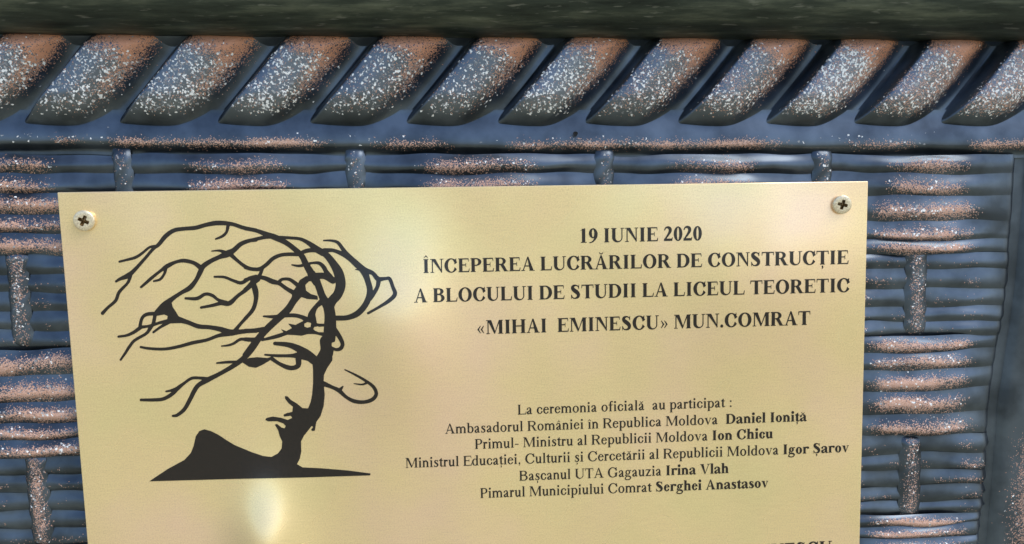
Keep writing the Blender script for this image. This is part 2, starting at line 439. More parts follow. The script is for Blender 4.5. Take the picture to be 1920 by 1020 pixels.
# ------------------------------------------------------------------ plaque
plaque = empty('plaque', 'pale gold plaque with black text and tree-shaped face, screwed to the panel', 'plaque')
def edge_l(y): return 107 + 0.0865 * (y - 360)
def edge_r(y): return 1628 - 0.0235 * (y - 339)
TL, TR = (107, 360.5), (1628, 339.5)
nu, nv = 60, 50
Sg, Tg = np.meshgrid(np.linspace(0, 1, nu), np.linspace(0, 1, nv), indexing='ij')
yt = TL[1] + (TR[1] - TL[1]) * Sg; ybm = 1400 - 90 * Sg
y = yt + (ybm - yt) * Tg
x = edge_l(y) + (edge_r(y) - edge_l(y)) * Sg
front = at(x.ravel(), y.ravel(), 0)
back = front.copy(); back[:, 1] += 6 * K
N = nu * nv
fc = grid_faces(nu, nv)
faces = list(fc) + [tuple(N + i for i in reversed(q)) for q in fc]
ring = [i * nv for i in range(nu)] + [(nu - 1) * nv + j for j in range(1, nv)] + [i * nv + nv - 1 for i in range(nu - 2, -1, -1)] + [j for j in range(nv - 2, 0, -1)]
for k in range(len(ring)):
    a_, b_ = ring[k], ring[(k + 1) % len(ring)]
    faces.append((a_, b_, N + b_, N + a_))
pl = link_mesh('plate', np.vstack([front, back]), faces, MAT_BRASS, plaque, False)
bv = pl.modifiers.new('bevel', 'BEVEL'); bv.width = 0.00035; bv.segments = 2; bv.limit_method = 'ANGLE'; bv.angle_limit = math.radians(60)

# ------------------------------------------------------------------ flat print: signed distance shapes turned into outlines
def sd_poly(X, Y, pts):
    d = np.full(X.shape, 1e9); s = np.ones(X.shape)
    n = len(pts)
    for i in range(n):
        ax, ay = pts[i]; bx, by = pts[i - 1]
        ex, ey = bx - ax, by - ay; wx, wy = X - ax, Y - ay
        t = np.clip((wx * ex + wy * ey) / (ex * ex + ey * ey + 1e-9), 0, 1)
        d = np.minimum(d, (wx - ex * t) ** 2 + (wy - ey * t) ** 2)
        c1 = Y >= ay; c2 = Y < by; c3 = ex * wy > ey * wx
        fl = (c1 & c2 & c3) | (~c1 & ~c2 & ~c3)
        s = np.where(fl, -s, s)
    return s * np.sqrt(d)
def catmull(pts, n=6):
    if len(pts) < 3: return pts
    p = [tuple(2 * a - b for a, b in zip(pts[0], pts[1]))] + list(pts) + [tuple(2 * a - b for a, b in zip(pts[-1], pts[-2]))]
    out = []
    for i in range(1, len(p) - 2):
        for k in range(n):
            t = k / n
            out.append(tuple(0.5 * ((2 * p[i][c]) + (-p[i-1][c] + p[i+1][c]) * t + (2*p[i-1][c] - 5*p[i][c] + 4*p[i+1][c] - p[i+2][c]) * t*t + (-p[i-1][c] + 3*p[i][c] - 3*p[i+1][c] + p[i+2][c]) * t**3) for c in range(3)))
    out.append(tuple(pts[-1])); return out
def sd_stroke(X, Y, pts, smooth=True, F=None):
    q = catmull(pts) if smooth else pts
    d = np.full(X.shape, 1e9) if F is None else F
    x0g, y0g = X[0, 0], Y[0, 0]; cs = X[0, 1] - X[0, 0]
    for a, b in zip(q[:-1], q[1:]):
        m = max(a[2], b[2]) / 2 + 3 * cs
        i0 = max(0, int((min(a[0], b[0]) - m - x0g) / cs)); i1 = int((max(a[0], b[0]) + m - x0g) / cs) + 2
        j0 = max(0, int((min(a[1], b[1]) - m - y0g) / cs)); j1 = int((max(a[1], b[1]) + m - y0g) / cs) + 2
        xx = X[j0:j1, i0:i1]; yy = Y[j0:j1, i0:i1]
        if xx.size == 0: continue
        ex, ey = b[0] - a[0], b[1] - a[1]
        t = np.clip(((xx - a[0]) * ex + (yy - a[1]) * ey) / (ex * ex + ey * ey + 1e-9), 0, 1)
        r = (a[2] + (b[2] - a[2]) * t) / 2
        dd = np.hypot(xx - a[0] - ex * t, yy - a[1] - ey * t) - r
        d[j0:j1, i0:i1] = np.minimum(d[j0:j1, i0:i1], dd)
    return d
def outline(F, X, Y):
    """marching squares: faces filling F < 0, interior cells merged into row runs"""
    F = np.where(np.abs(F) < 1e-7, -1e-7, F)
    ins = F < 0; ny, nx = F.shape
    cnt = ins[:-1, :-1].astype(int) + ins[1:, :-1] + ins[:-1, 1:] + ins[1:, 1:]
    vs = []; key = {}; faces = []
    def v(x, y):
        k = (round(x, 5), round(y, 5))
        if k not in key: key[k] = len(vs); vs.append((x, y))
        return key[k]
    for j in range(ny - 1):
        row = cnt[j]
        if not row.any(): continue
        full = np.flatnonzero(row == 4)
        if len(full):
            br = np.flatnonzero(np.diff(full) > 1)
            st = np.concatenate([[full[0]], full[br + 1]]); en = np.concatenate([full[br], [full[-1]]])
            for a, b in zip(st, en):
                faces.append((v(X[j, a], Y[j, a]), v(X[j, b + 1], Y[j, a]), v(X[j, b + 1], Y[j + 1, a]), v(X[j, a], Y[j + 1, a])))
        for i in np.flatnonzero((row > 0) & (row < 4)):
            cs = [(j, i), (j, i + 1), (j + 1, i + 1), (j + 1, i)]
            poly = []
            for k in range(4):
                p, q = cs[k], cs[(k + 1) % 4]
                if F[p] < 0: poly.append(v(X[p], Y[p]))
                if (F[p] < 0) != (F[q] < 0):
                    t = F[p] / (F[p] - F[q]); t = min(max(t, 0.02), 0.98)
                    poly.append(v(X[p] + (X[q] - X[p]) * t, Y[p] + (Y[q] - Y[p]) * t))
            u = []
            for z in poly:
                if z not in u: u.append(z)
            if len(u) > 2: faces.append(tuple(u))
    return np.array(vs), faces

INK_H = 0.45     # print stands 0.1 mm proud of the sheet
def print_mesh(name, px, py, faces, label=None):
    P = at(px, py, INK_H)
    # every face must look towards the viewer
    fs = []
    for f_ in faces:
        a, b, c = P[f_[0]], P[f_[1]], P[f_[2]]
        nrm = np.cross(b - a, c - a)
        fs.append(f_ if nrm[1] < 0 else tuple(reversed(f_)))
    o = link_mesh(name, P, fs, MAT_INK, plaque, False)
    if label: o['label'] = label
    return o

# --- emblem (traced as strokes x, y, width and filled shapes)
SA = 3.778
def reg(ox, oy): return lambda pts: [(ox + p[0] / SA, oy + p[1] / SA) + ((p[2] / SA,) if len(p) > 2 else ()) for p in pts]
RA, RB, RC, RD = reg(160, 390), reg(460, 390), reg(240, 640), reg(440, 640)
STROKES = []
for fn, lst in ((RA, [
    [(218,520,16),(245,503,22),(300,480,34),(345,442,26),(420,360,21),(480,290,22),(520,258,26),(570,198,30),(630,158,28),(700,147,26),(780,140,28),(860,118,28),(940,106,32),(1040,114,26),(1120,140,26),(1209,157,24)],
    [(505,268,16),(455,278,17),(405,318,18),(355,350,20),(290,368,17),(242,380,15)],
    [(318,482,26),(300,530,19),(240,595,22),(215,655,22),(160,705,20),(122,745,24)],
    [(1012,120,24),(1000,170,19),(970,200,19),(925,219,13)],
    [(1209,226,24),(1160,232,26),(1100,256,30),(1050,300,34),(1005,325,46),(950,347,30),(890,375,30),(835,412,34),(815,450,34),(785,510,28),(740,565,34),(680,600,26),(620,640,30),(560,690,46),(510,740,40)],
    [(1000,320,30),(950,302,16),(895,305,8)],
    [(1025,325,30),(1080,375,22),(1130,413,24),(1170,430,24),(1209,434,24)],
    [(820,425,34),(770,390,26),(700,373,26),(640,383,22),(580,412,30),(530,447,20),(470,495,22),(430,530,20),(395,560,16)],
    [(568,428,26),(560,465,18),(530,505,18),(485,518,13)],
    [(505,748,26),(440,752,24),(405,775,22),(390,820,22),(388,850,24)],
    [(495,748,22),(488,790,24),(478,825,22),(458,852,26)],
    [(388,845,24),(440,838,18),(480,828,20),(530,812,20),(600,798,30)],
    [(388,848,26),(340,882,22),(290,903,18),(235,911,16)],
    [(460,850,26),(430,890,20),(350,937,20),(310,985,20),(285,1025,18),(250,1075,14)],
    [(592,808,26),(530,845,18),(482,880,15)],
    [(640,785,46),(720,808,30),(800,838,30),(880,845,28),(960,860,34),(1020,882,44),(1080,878,34),(1150,872,28),(1209,870,28)],
    [(1020,888,36),(940,905,24),(860,935,22),(760,955,24),(660,982,22),(560,999,20),(450,995,18),(392,985,15)],
    [(1060,868,26),(1100,820,22),(1150,765,24),(1190,710,24),(1205,640,22),(1195,575,26),(1188,520,38)],
    [(1209,488,30),(1160,500,26),(1105,530,24),(1050,515,20),(985,490,18),(915,487,14)],
    [(1192,525,40),(1130,585,28),(1080,622,24),(1020,675,32),(960,675,26),(900,690,22),(820,705,17)],
    [(1000,672,28),(940,650,20),(900,620,22),(850,610,22),(790,641,24),(710,640,16)],
    [(1209,932,24),(1160,935,24),(1100,930,20),(1050,960,18),(1010,973,15),(965,978,9)]]),
  (RB, [
    [(0,146,24),(80,161,26),(150,187,34),(220,212,40),(290,247,34),(350,292,34),(400,340,38),(430,400,42),(465,460,48),(505,520,46),(525,570,46),(545,625,48),(580,690,64)],
    [(0,240,24),(70,222,24),(150,206,24),(240,208,22),(320,212,20),(390,220,22),(450,250,30),(510,295,44),(570,330,42),(620,390,50),(660,460,64),(675,540,66),(655,610,62),(610,665,62),(590,730,60)],
    [(395,318,26),(440,302,28),(500,300,30),(545,322,34)],
    [(0,420,24),(40,432,24),(100,432,26),(150,400,26),(200,355,26),(270,330,24),(390,328,26)],
    [(120,430,22),(102,475,24),(75,500,28)],
    [(0,510,24),(60,490,24),(130,495,28),(190,520,34),(240,535,26),(290,570,26),(345,602,32)],
    [(0,577,26),(50,537,28),(90,505,32)],
    [(62,535,26),(80,590,24),(78,650,22),(55,720,24),(0,782,24)],
    [(240,522,24),(262,505,20),(310,505,22),(350,530,26),(385,560,30)],
    [(500,482,44),(560,482,42),(620,512,46)],
    [(530,600,40),(562,652,34),(605,660,40),(645,625,40)],
    [(470,470,56),(505,525,54)],
    [(330,403,10),(380,410,18),(430,400,20),(470,390,16),(520,390,22),(552,415,28),(572,450,30),(600,490,40)],
    [(555,230,10),(610,231,16),(655,245,22),(690,290,26),(720,332,36),(780,390,42),(840,440,44),(900,460,28),(940,502,32),(990,500,22),(1022,502,24),(1045,560,24),(1060,610,28),(1020,655,26),(950,700,19),(870,745,17)],
    [(560,302,34),(620,300,24),(690,327,30),(740,360,32),(800,410,36),(845,460,44),(868,520,38),(882,580,40),(872,640,40),(840,700,40),(790,750,40),(720,777,34),(640,780,34)],
    [(945,510,32),(935,560,26),(905,610,30),(880,640,36)],
    [(840,442,18),(780,435,6)],
    [(590,700,72),(600,760,74),(600,850,82),(592,930,84),(580,1030,78)],
    [(630,860,36),(668,915,30),(688,962,26),(675,995,26),(640,1003,20),(605,985,20)],
    [(380,600,62),(340,660,46),(300,720,48),(230,785,46),(160,850,46),(100,915,44),(50,975,40),(0,1042,38)],
    [(130,767,12),(200,770,22),(330,760,26),(400,773,28),(445,800,44)],
    [(545,660,42),(500,700,30),(472,750,46),(470,790,60)],
    [(480,800,44),(500,828,26),(560,830,18),(600,835,20)],
    [(440,872,40),(500,880,28),(560,898,24)],
    [(290,887,24),(220,910,26),(120,935,16)],
    [(0,870,28),(60,868,28),(130,860,34)],
    [(0,930,26),(60,930,24),(120,925,26)]]),
  (RC, [
    [(920,-10,40),(880,55,34),(830,110,36),(780,150,34),(720,190,30),(640,235,28),(560,275,34),(500,310,30),(470,350,30),(440,410,28),(400,480,26),(350,522,22),(318,528,16)],
    [(560,268,28),(510,260,20),(450,262,20),(400,295,20),(350,335,28),(310,375,26),(250,408,24),(180,415,22),(92,415,18)],
    [(345,335,24),(310,347,18),(270,355,12)],
    [(630,154,12),(700,148,18),(790,145,18)]]),
  (RD, [
    [(285,15,24),(380,25,34),(450,52,46),(510,92,62),(565,135,60)],
    [(215,95,12),(300,102,20),(400,102,24),(470,100,50),(520,112,50)],
    [(262,122,26),(310,155,24),(370,183,30),(415,188,30),(450,170,34),(452,125,40)],
    [(628,300,34),(690,325,24),(740,350,28),(790,395,22),(850,425,26),(920,430,24),(978,410,26),(1003,370,24),(980,320,22),(920,275,18),(850,235,14),(780,201,8)],
    [(745,345,26),(765,322,12)],
    [(935,295,16),(900,306,12),(845,300,6)],
    [(648,0,84),(648,70,80),(610,150,90)]])):
    STROKES += [fn(s) for s in lst]
POLYS = [RA([(605,640),(618,700),(645,740),(672,790),(690,815),(600,818),(578,800),(583,765),(560,755),(500,765),(490,745),(540,700)]),
         RB([(330,600),(365,550),(385,510),(430,482),(500,484),(500,515),(450,520),(425,545),(430,585),(465,610),(510,622),(515,650),(440,645),(400,632),(370,640),(350,660),(330,640)]),
         RB([(252,858),(290,872),(330,850),(302,818),(355,828),(410,800),(460,770),(490,790),(500,822),(480,860),(470,885),(400,905),(340,900),(285,898)]),
         RD([(55,150),(100,118),(160,112),(230,118),(280,105),(250,135),(200,165),(150,188),(100,180)])]
LEFT = [(755-755.6,735),(700-755.6,702),(640-755.6,662),(590-755.6,637),(540-755.6,623),(505-755.6,636),(480-755.6,672),(465-755.6,740),(445-755.6,790),(400-755.6,840),(280-755.6,905),(150-755.6,992),(400-755.6,985)]
BODY = [(608,60),(602,128),(550,150),(555,200),(555,300),(548,380),(538,430),(520,475),(480,473),(440,440),(398,415),(374,390),(355,388),(358,408),(383,440),(412,462),(408,500),(370,508),(345,520),(350,533),(398,528),(408,542),(375,557),(330,542),(270,533),(225,543),(216,556),(235,567),(300,566),(345,582),(362,600),(352,617),(330,610),(300,585),(284,590),(308,630),(318,670),(337,710),(332,760),(305,795),(260,819),(200,812),(120,785)] + LEFT + [(0,975),(480,965),(960,950),(962,936),(800,915),(620,900),(480,893),(442,870),(462,830),(472,780),(470,710),(490,670),(530,620),(545,600),(556,606),(540,628),(552,636),(568,633),(578,572),(608,530),(630,460),(638,380),(630,290),(632,240),(655,190),(692,135),(692,60)]
POLYS.append(RD(BODY))
HOLES = [RB([(418,820),(440,808),(466,815),(462,842),(438,848),(418,840)]), RB([(484,850),(510,838),(548,850),(556,880),(520,880),(490,868)]),
         RB([(612,955),(640,945),(668,960),(665,985),(635,990),(612,980)])]
cell = 0.8
xs = np.arange(180, 755, cell); ys = np.arange(408, 912, cell)
X, Y = np.meshgrid(xs, ys)
F = np.full(X.shape, 1e9)
for s in STROKES: sd_stroke(X, Y, [(a_, b_, c_ * 1.07) for a_, b_, c_ in s], True, F)
for p in POLYS: F = np.minimum(F, sd_poly(X, Y, p))
for p in HOLES: F = np.maximum(F, -sd_poly(X, Y, p))
vs, fs = outline(F, X, Y)
print_mesh('emblem', vs[:, 0], vs[:, 1], fs, 'black tree whose bare branches and trunk form a face in profile')

# --- a small serif alphabet, 1000 units to the em
def glyph(ch, bold):
    B = bold
    S = 172 if B else 124; s = 156 if B else 112; t = 54 if B else 50; e = 46; sf = 36 if B else 32
    ops = []
    def add(*p): ops.append((1, p))
    def sub(*p): ops.append((-1, p))
    def Rr(x0, y0, x1, y1): add('R', x0, y0, x1, y1)
    def stem(x, y0=0, y1=662, w=S, b=(1, 1), tp=(1, 1), ee=None):
        q = e if ee is None else ee
        Rr(x, y0, x + w, y1)
        if b: Rr(x - q * b[0], y0, x + w + q * b[1], y0 + sf)
        if tp: Rr(x - q * tp[0], y1 - sf, x + w + q * tp[1], y1)
    def bowl(x0, xm, xr, y0, y1, w, tt=None):
        tt = tt or t; cy = (y0 + y1) / 2; hy = (y1 - y0) / 2
        add('R', x0, y0, xm, y1); add('H', xm, cy, xr - xm, hy)
        sub('R', x0, y0 + tt, xm, y1 - tt); sub('O', xm, cy, xr - xm - w, hy - tt)
    def ring(cx, cy, rx, ry, w, tt=None):
        tt = tt or t
        add('O', cx, cy, rx, ry); sub('O', cx, cy, rx - w, ry - tt)
    def comma_below(cx):
        add('S', [(cx, -85, 84 if B else 70), (cx + 14, -130, 60), (cx - 18, -195, 30)])
    def breve(cx, y): add('S', [(cx - 95, y + 75, 26), (cx - 60, y + 18, 42), (cx, y, 52), (cx + 60, y + 18, 42), (cx + 95, y + 75, 26)])
    def circ(cx, y): add('S', [(cx - 90, y, 26), (cx, y + 95, 50)], 0); add('S', [(cx, y + 95, 50), (cx + 90, y, 26)], 0)
    w = 500
    if ch == ' ': return [], 250
    if ch in 'AĂ':
        w = 722
        add('P', [(85, 10), (140, 10), (378, 655), (330, 672)]); add('P', [(318, 674), (388, 674), (650, 10), (650 - S * 1.15, 10)])
        Rr(190, 205, 500, 205 + t); Rr(12, 0, 210, sf); Rr(430, 0, 708, sf)
        if ch == 'Ă': breve(365, 735)
    elif ch == 'B':
        w = 667
        bowl(120, 330, 575, 350, 662, S * .95); bowl(120, 350, 625, 0, 380, S); stem(80, tp=(1, 0), b=(1, 0))
    elif ch in 'CG':
        w = 700 if ch == 'C' else 760
        add('O', 370, 331, 342, 346); sub('O', 382, 331, 342 - S, 346 - t)
        sub('P', [(470, 331), (900, 600), (900, 190), (700, 120)] if ch == 'C' else [(420, 331), (900, 590), (900, 200), (700, 0), (660, 331)])
        Rr(612, 455, 642, 676); add('P', [(540, 625), (600, 560), (615, 470), (642, 470), (642, 600), (600, 630)])
        if ch == 'G': Rr(538, 40, 538 + S, 300); Rr(490, 270, 740, 300)
    elif ch == 'D':
        w = 722; bowl(110, 330, 695, 0, 662, S * 1.05); stem(80, tp=(1, 0), b=(1, 0))
    elif ch == 'E':
        w = 640 if B else 611
        stem(80, tp=(1, 0), b=(1, 0)); Rr(80, 662 - t, 570, 662); Rr(80, 0, 590, t); Rr(80, 318, 430, 318 + t)
        add('P', [(570, 662), (540, 662), (540, 600), (560, 500), (584, 500)]); add('P', [(560, 0), (592, 0), (620, 175), (595, 175), (560, 90)]); Rr(412, 235, 440, 445)
    elif ch == 'H':
        w = 778 if B else 722; stem(75); stem(w - 75 - S); Rr(75, 318, w - 75, 318 + t)
    elif ch in 'IÎ':
        w = 389 if B else 333; stem(w / 2 - S / 2)
        if ch == 'Î': circ(w / 2, 725)
    elif ch == 'L':
        w = 640 if B else 611; stem(80, b=(1, 0)); Rr(80, 0, 590, t); add('P', [(560, 0), (595, 0), (625, 200), (598, 200), (560, 90)])
    elif ch == 'M':
        w = 944 if B else 889
        Rr(95, 0, 95 + t, 662); Rr(20, 0, 215, sf); stem(w - 80 - S, tp=(0, 1))
        add('P', [(95, 662), (95 + S * 1.15, 662), (w / 2 + 20, 130), (w / 2 - 25, 0)]); add('P', [(w - 85, 662), (w - 85 - S, 662), (w / 2 - 25, 0), (w / 2 + 10, 10)]) if False else add('P', [(w - 80 - S, 662), (w - 80 - S + 60, 662), (w / 2 + 5, 0), (w / 2 - 30, 0)])
        Rr(20, 662 - sf, 200, 662)
    elif ch == 'N':
        w = 722; Rr(105, 0, 105 + t, 662); Rr(25, 0, 225, sf); Rr(w - 95 - t, 0, w - 95, 662); Rr(w - 210, 662 - sf, w - 15, 662)
        add('P', [(80, 662), (80 + S * 1.25, 662), (w - 95, 60), (w - 95, 0), (w - 125, 0)]); Rr(15, 662 - sf, 200, 662)
    elif ch == 'O':
        w = 760 if B else 722; ring(w / 2, 331, w / 2 - 35, 346, S * 1.03)
    elif ch == 'P':
        w = 611 if B else 556; bowl(110, 310, w - 25, 290, 662, S * .95); stem(75, tp=(1, 0))
    elif ch == 'R':
        w = 722 if B else 667; bowl(110, 320, 590, 310, 662, S * .95)
        add('P', [(290, 330), (290 + S * 1.1, 330), (w - 60, 20), (w - 60 - S, 20)]); Rr(w - 60 - S, 0, w + 5, sf); stem(75, tp=(1, 0))
    elif ch in 'SȘ':
        w = 580 if B else 556; m = 1.0
        add('S', [(455,500,t*.6),(425,590,t),(300,640,t*1.2),(180,600,S*.75),(140,515,S*.95),(215,415,S*1.12),(360,310,S*1.15),(440,200,S),(410,80,S*.75),(270,22,t*1.2),(140,60,t),(92,170,t*.6)])
        Rr(452, 465, 480, 672); Rr(66, -12, 92, 205)
        if ch == 'Ș': comma_below(280)
    elif ch in 'TȚ':
        w = 667 if B else 611; stem(w / 2 - S / 2, tp=None); Rr(25, 662 - t, w - 25, 662)
        add('P', [(25, 662), (60, 662), (60, 600), (50, 490), (22, 490)]); add('P', [(w - 25, 662), (w - 60, 662), (w - 60, 600), (w - 50, 490), (w - 22, 490)])
        if ch == 'Ț': comma_below(w / 2)
    elif ch == 'U':
        w = 722; Rr(85, 200, 85 + S, 662); Rr(30, 662 - sf, 85 + S + 55, 662); Rr(w - 105 - t, 200, w - 105, 662); Rr(w - 205, 662 - sf, w - 15, 662)
        xc = (85 + w - 105) / 2; rx = (w - 190) / 2
        ops2 = [('O', xc, 215, rx, 229)]
        add('U', xc, 215, rx, 229, S, t)
    elif ch == 'V':
        w = 722; add('P', [(70, 650), (70 + S * 1.15, 650), (400, 60), (370, -12), (345, -12)]); add('P', [(610, 650), (655, 650), (385, -12), (350, -12)]); Rr(10, 662 - sf, 290, 662); Rr(510, 662 - sf, 712, 662)
    elif ch in '0':
        ring(250, 331, 222, 345, s * 1.05)
    elif ch == '1':
        stem(250 - s / 2, tp=None, ee=70); add('P', [(90, 585), (100, 560), (250 - s / 2, 600), (250 + s / 2, 676), (250 + s / 2 - 25, 680)])
    elif ch == '2':
        add('S', [(60,520,t),(120,620,t*1.3),(230,640,s*.7),(330,580,s),(345,470,s),(270,330,s*.75),(150,170,t*1.6),(60,45,t*1.3)]); Rr(30, 0, 440, s * .75); add('P', [(430, 0), (450, 0), (478, 170), (450, 170), (400, 80)])
    elif ch == '9':
        ring(245, 440, 215, 235, s); add('S', [(405,430,s*1.0),(390,280,s*.95),(300,120,s*.6),(180,25,t*1.1),(60,-2,t*.8)])
    elif ch in 'aăâ':
        w = 500 if B else 444; x = w - 150 - s * .5
        add('S', [(85,340,s*.85),(110,400,t*1.2),(210,435,t*1.1),(x + s*.3,395,s*.75),(x + s*.5,320,s)]); Rr(x, 85, x + s, 330)
        add('S', [(x+10,262,t),(180,200,t*1.3),(95,115,s),(125,40,s*.8),(210,35,t*1.2),(x+20,95,t*.8)]); add('S', [(x + s*.5,90,s),(x + s*.75,35,s*.7),(x + s + 45,35,t*.8)])
        if ch == 'ă': breve(225, 520)
        if ch == 'â': circ(225, 510)
    elif ch in 'bp':
        w = 556 if B else 500
        add('O', w * .56, 225, w * .40, 235); sub('O', w * .53, 225, w * .43 - s, 235 - t)
        sub('R', -50, -50, 70, 600)
        if ch == 'b': Rr(70, 20, 70 + s, 683); Rr(10, 683 - sf, 80 + s * .5, 683)
        else: stem(70, -217, 450, s, tp=None, ee=45); Rr(5, 450 - sf, 80, 450)
    elif ch == 'd':
        w = 556 if B else 500; add('O', w * .44, 225, w * .40, 235); sub('O', w * .47, 225, w * .43 - s, 235 - t)
        x = w - 75 - s; sub('R', x + s, -50, 800, 600); Rr(x, 0, x + s, 683); Rr(x - 55, 683 - sf, x + s * .5, 683); Rr(x, 0, x + s + 55, sf)
    elif ch == 'c':
        w = 444; add('O', 235, 225, 208, 235); sub('O', 248, 225, 208 - s, 235 - t); sub('P', [(260, 225), (600, 420), (600, 90)]); add('O', 365, 335, s * .45, s * .45)
    elif ch == 'e':
        w = 444; add('O', 228, 225, 202, 235); sub('O', 236, 225, 202 - s * .92, 235 - t); sub('P', [(240, 250), (480, 250), (480, 95), (400, 110)]); Rr(60, 250, 405, 250 + t)
    elif ch == 'f':
        w = 333; stem(100, 0, 560, s, tp=None, ee=50); Rr(20, 450 - t, 310, 450); add('S', [(100 + s / 2, 550, s), (130 + s / 2, 640, s * .7), (250, 665, t * 1.1), (310, 630, s * .55)])
    elif ch == 'g':
        w = 500; ring(225, 300, 170, 160, s * .85); add('S', [(110,165,t),(70,110,t*1.3),(120,65,s*.6),(300,40,s*.75),(410,-20,s*.7),(430,-90,t*1.4)])
        add('S', [(430,-80,t*1.3),(350,-170,t*1.3),(200,-195,t*1.2),(60,-155,t*1.5),(50,-80,t*1.4),(120,0,t),(190,50,t)]); Rr(350, 400 - 5, 480, 400 + t)
    elif ch == 'h':
        w = 556 if B else 500; stem(60, 0, 683, s, tp=(1, 0)); stem(w - 70 - s, 0, 300, s, tp=None); add('S', [(60 + s * .7, 330, t), (170 + s * .5, 415, t * 1.6), (w - 100 - s * .5, 405, s * .8), (w - 70 - s / 2, 300, s)])
    elif ch in 'iî':
        w = 278; x = w / 2 - s / 2; stem(x, 0, 450, s, tp=(1, 0)); 
        if ch == 'i': add('O', w / 2, 610, s * .62, s * .62)
        else: circ(w / 2, 510)
    elif ch == 'l':
        w = 278; stem(w / 2 - s / 2, 0, 683, s, tp=(1, 0))
    elif ch in 'nm':
        n_ = 1 if ch == 'n' else 2; w = {('n', 0): 500, ('n', 1): 556, ('m', 0): 778, ('m', 1): 833}[(ch, int(B))]
        step = (w - 130 - s) / n_; stem(60, 0, 450, s, tp=(1, 0), ee=40)
        for k in range(n_):
            x = 60 + step * (k + 1); stem(x, 0, 310, s, tp=None, ee=40)
            add('S', [(x - step + s * .7, 330, t), (x - step + s * .8 + 60, 410, t * 1.6), (x - 10, 408, s * .75), (x + s / 2, 310, s)])
    elif ch == 'o': ring(250, 225, 215, 235, s)
    elif ch == 'r':
        w = 444 if B else 343; stem(60, 0, 450, s, tp=(1, 0)); add('S', [(60 + s * .7, 310, t), (150 + s * .5, 410, t * 1.6), (w - 75, 405, s * .7)]); add('O', w - 70, 390, s * .5, s * .5)
    elif ch in 'sș':
        w = 389; add('S', [(310,330,t*.6),(290,400,t),(210,432,t*1.1),(125,400,s*.7),(115,325,s*.9),(190,250,s),(270,190,s),(300,110,s*.9),(250,35,s*.6),(170,18,t*1.1),(85,55,t*.9),(62,130,t*.6)])
        Rr(305, 310, 330, 455); Rr(48, -8, 72, 150)
        if ch == 'ș': comma_below(195)
    elif ch in 'tț':
        w = 333 if B else 290; x = w / 2 - s / 2 - 5; Rr(x, 70, x + s, 450); Rr(15, 450 - t, w - 10, 450); add('P', [(x, 445), (x + s, 445), (x + s, 580), (x + s - 25, 580), (20, 440)])
        add('S', [(x + s / 2, 80, s), (x + s * .8, 25, s * .6), (w, 55, t * .8)])
        if ch == 'ț': comma_below(w / 2)
    elif ch == 'u':
        w = 556 if B else 500; Rr(65, 140, 65 + s, 450); Rr(10, 450 - sf, 80, 450); x = w - 75 - s; Rr(x, 0, x + s, 450); Rr(x - 50, 450 - sf, x + 10, 450); Rr(x, 0, x + s + 55, sf)
        add('S', [(65 + s / 2, 140, s), (80 + s * .7, 45, s * .8), (180 + s * .3, 28, t * 1.6), (x + s * .3, 115, t)])
    elif ch == 'v':
        w = 500; add('P', [(45, 440), (45 + s * 1.2, 440), (285, 90), (262, -12), (235, -12)]); add('P', [(410, 440), (450, 440), (270, -12), (235, -12)]); Rr(10, 450 - sf, 210, 450); Rr(330, 450 - sf, 490, 450)
    elif ch == 'z':
        w = 444; Rr(40, 450 - t * 1.1, 400, 450); Rr(30, 0, 405, t * 1.1); add('P', [(285, 440), (400, 440), (150, 10), (30, 10)]); Rr(40, 330, 65, 450); add('P', [(385, 0), (410, 0), (425, 130), (400, 130)])
    elif ch == '.': w = 250; add('O', 125, 60, 78, 78)
    elif ch == ',': w = 250; add('O', 120, 45, 60, 60); add('S', [(150, 40, 50), (150, -40, 36), (85, -125, 14)])
    elif ch == ':': w = 278; add('O', 139, 50, 58, 58); add('O', 139, 390, 58, 58)
    elif ch == '-': w = 333; Rr(35, 190, 295, 190 + (80 if B else 55))
    elif ch in '«»':
        for dx in (0, 170):
            pts = [(60 + dx, 225), (215 + dx, 410), (245 + dx, 395), (150 + dx, 225), (245 + dx, 55), (215 + dx, 40)]
            if ch == '»': pts = [(500 - a_, b_) for a_, b_ in pts]
            add('P', pts)
    return ops, w
GC = {}
def glyph_mesh(ch, bold):
    k = (ch, bold)
    if k in GC: return GC[k]
    ops, w = glyph(ch, bold)
    if not ops: GC[k] = (None, None, w); return GC[k]
    cs = 13.0
    X, Y = np.meshgrid(np.arange(-60, w + 110, cs), np.arange(-235, 880, cs))
    F = np.full(X.shape, 1e9)
    for sg, p in ops:
        if p[0] == 'R':
            x0, x1 = min(p[1], p[3]), max(p[1], p[3]); y0, y1 = min(p[2], p[4]), max(p[2], p[4])
            d = np.maximum(np.maximum(x0 - X, X - x1), np.maximum(y0 - Y, Y - y1))
        elif p[0] == 'P': d = sd_poly(X, Y, p[1])
        elif p[0] == 'O': d = (np.hypot((X - p[1]) / p[3], (Y - p[2]) / p[4]) - 1) * min(p[3], p[4])
        elif p[0] == 'H': d = np.maximum((np.hypot((X - p[1]) / p[3], (Y - p[2]) / p[4]) - 1) * min(p[3], p[4]), p[1] - 1 - X)
        elif p[0] == 'U':
            _, xc, yc, rx, ry, S_, t_ = p
            o_ = (np.hypot((X - xc) / rx, (Y - yc) / ry) - 1) * min(rx, ry)
            xl, xr = xc - rx + S_, xc + rx - t_
            i_ = (np.hypot((X - (xl + xr) / 2) / ((xr - xl) / 2), (Y - yc) / (ry - t_ * 1.2)) - 1) * (xr - xl) / 2
            d = np.maximum(np.maximum(o_, -i_), Y - yc)
        elif p[0] == 'S': d = sd_stroke(X, Y, p[1], len(p) < 3)
        F = np.minimum(F, d) if sg > 0 else np.maximum(F, -d)
    v_, f_ = outline(F, X, Y)
    GC[k] = (v_, f_, w); return GC[k]

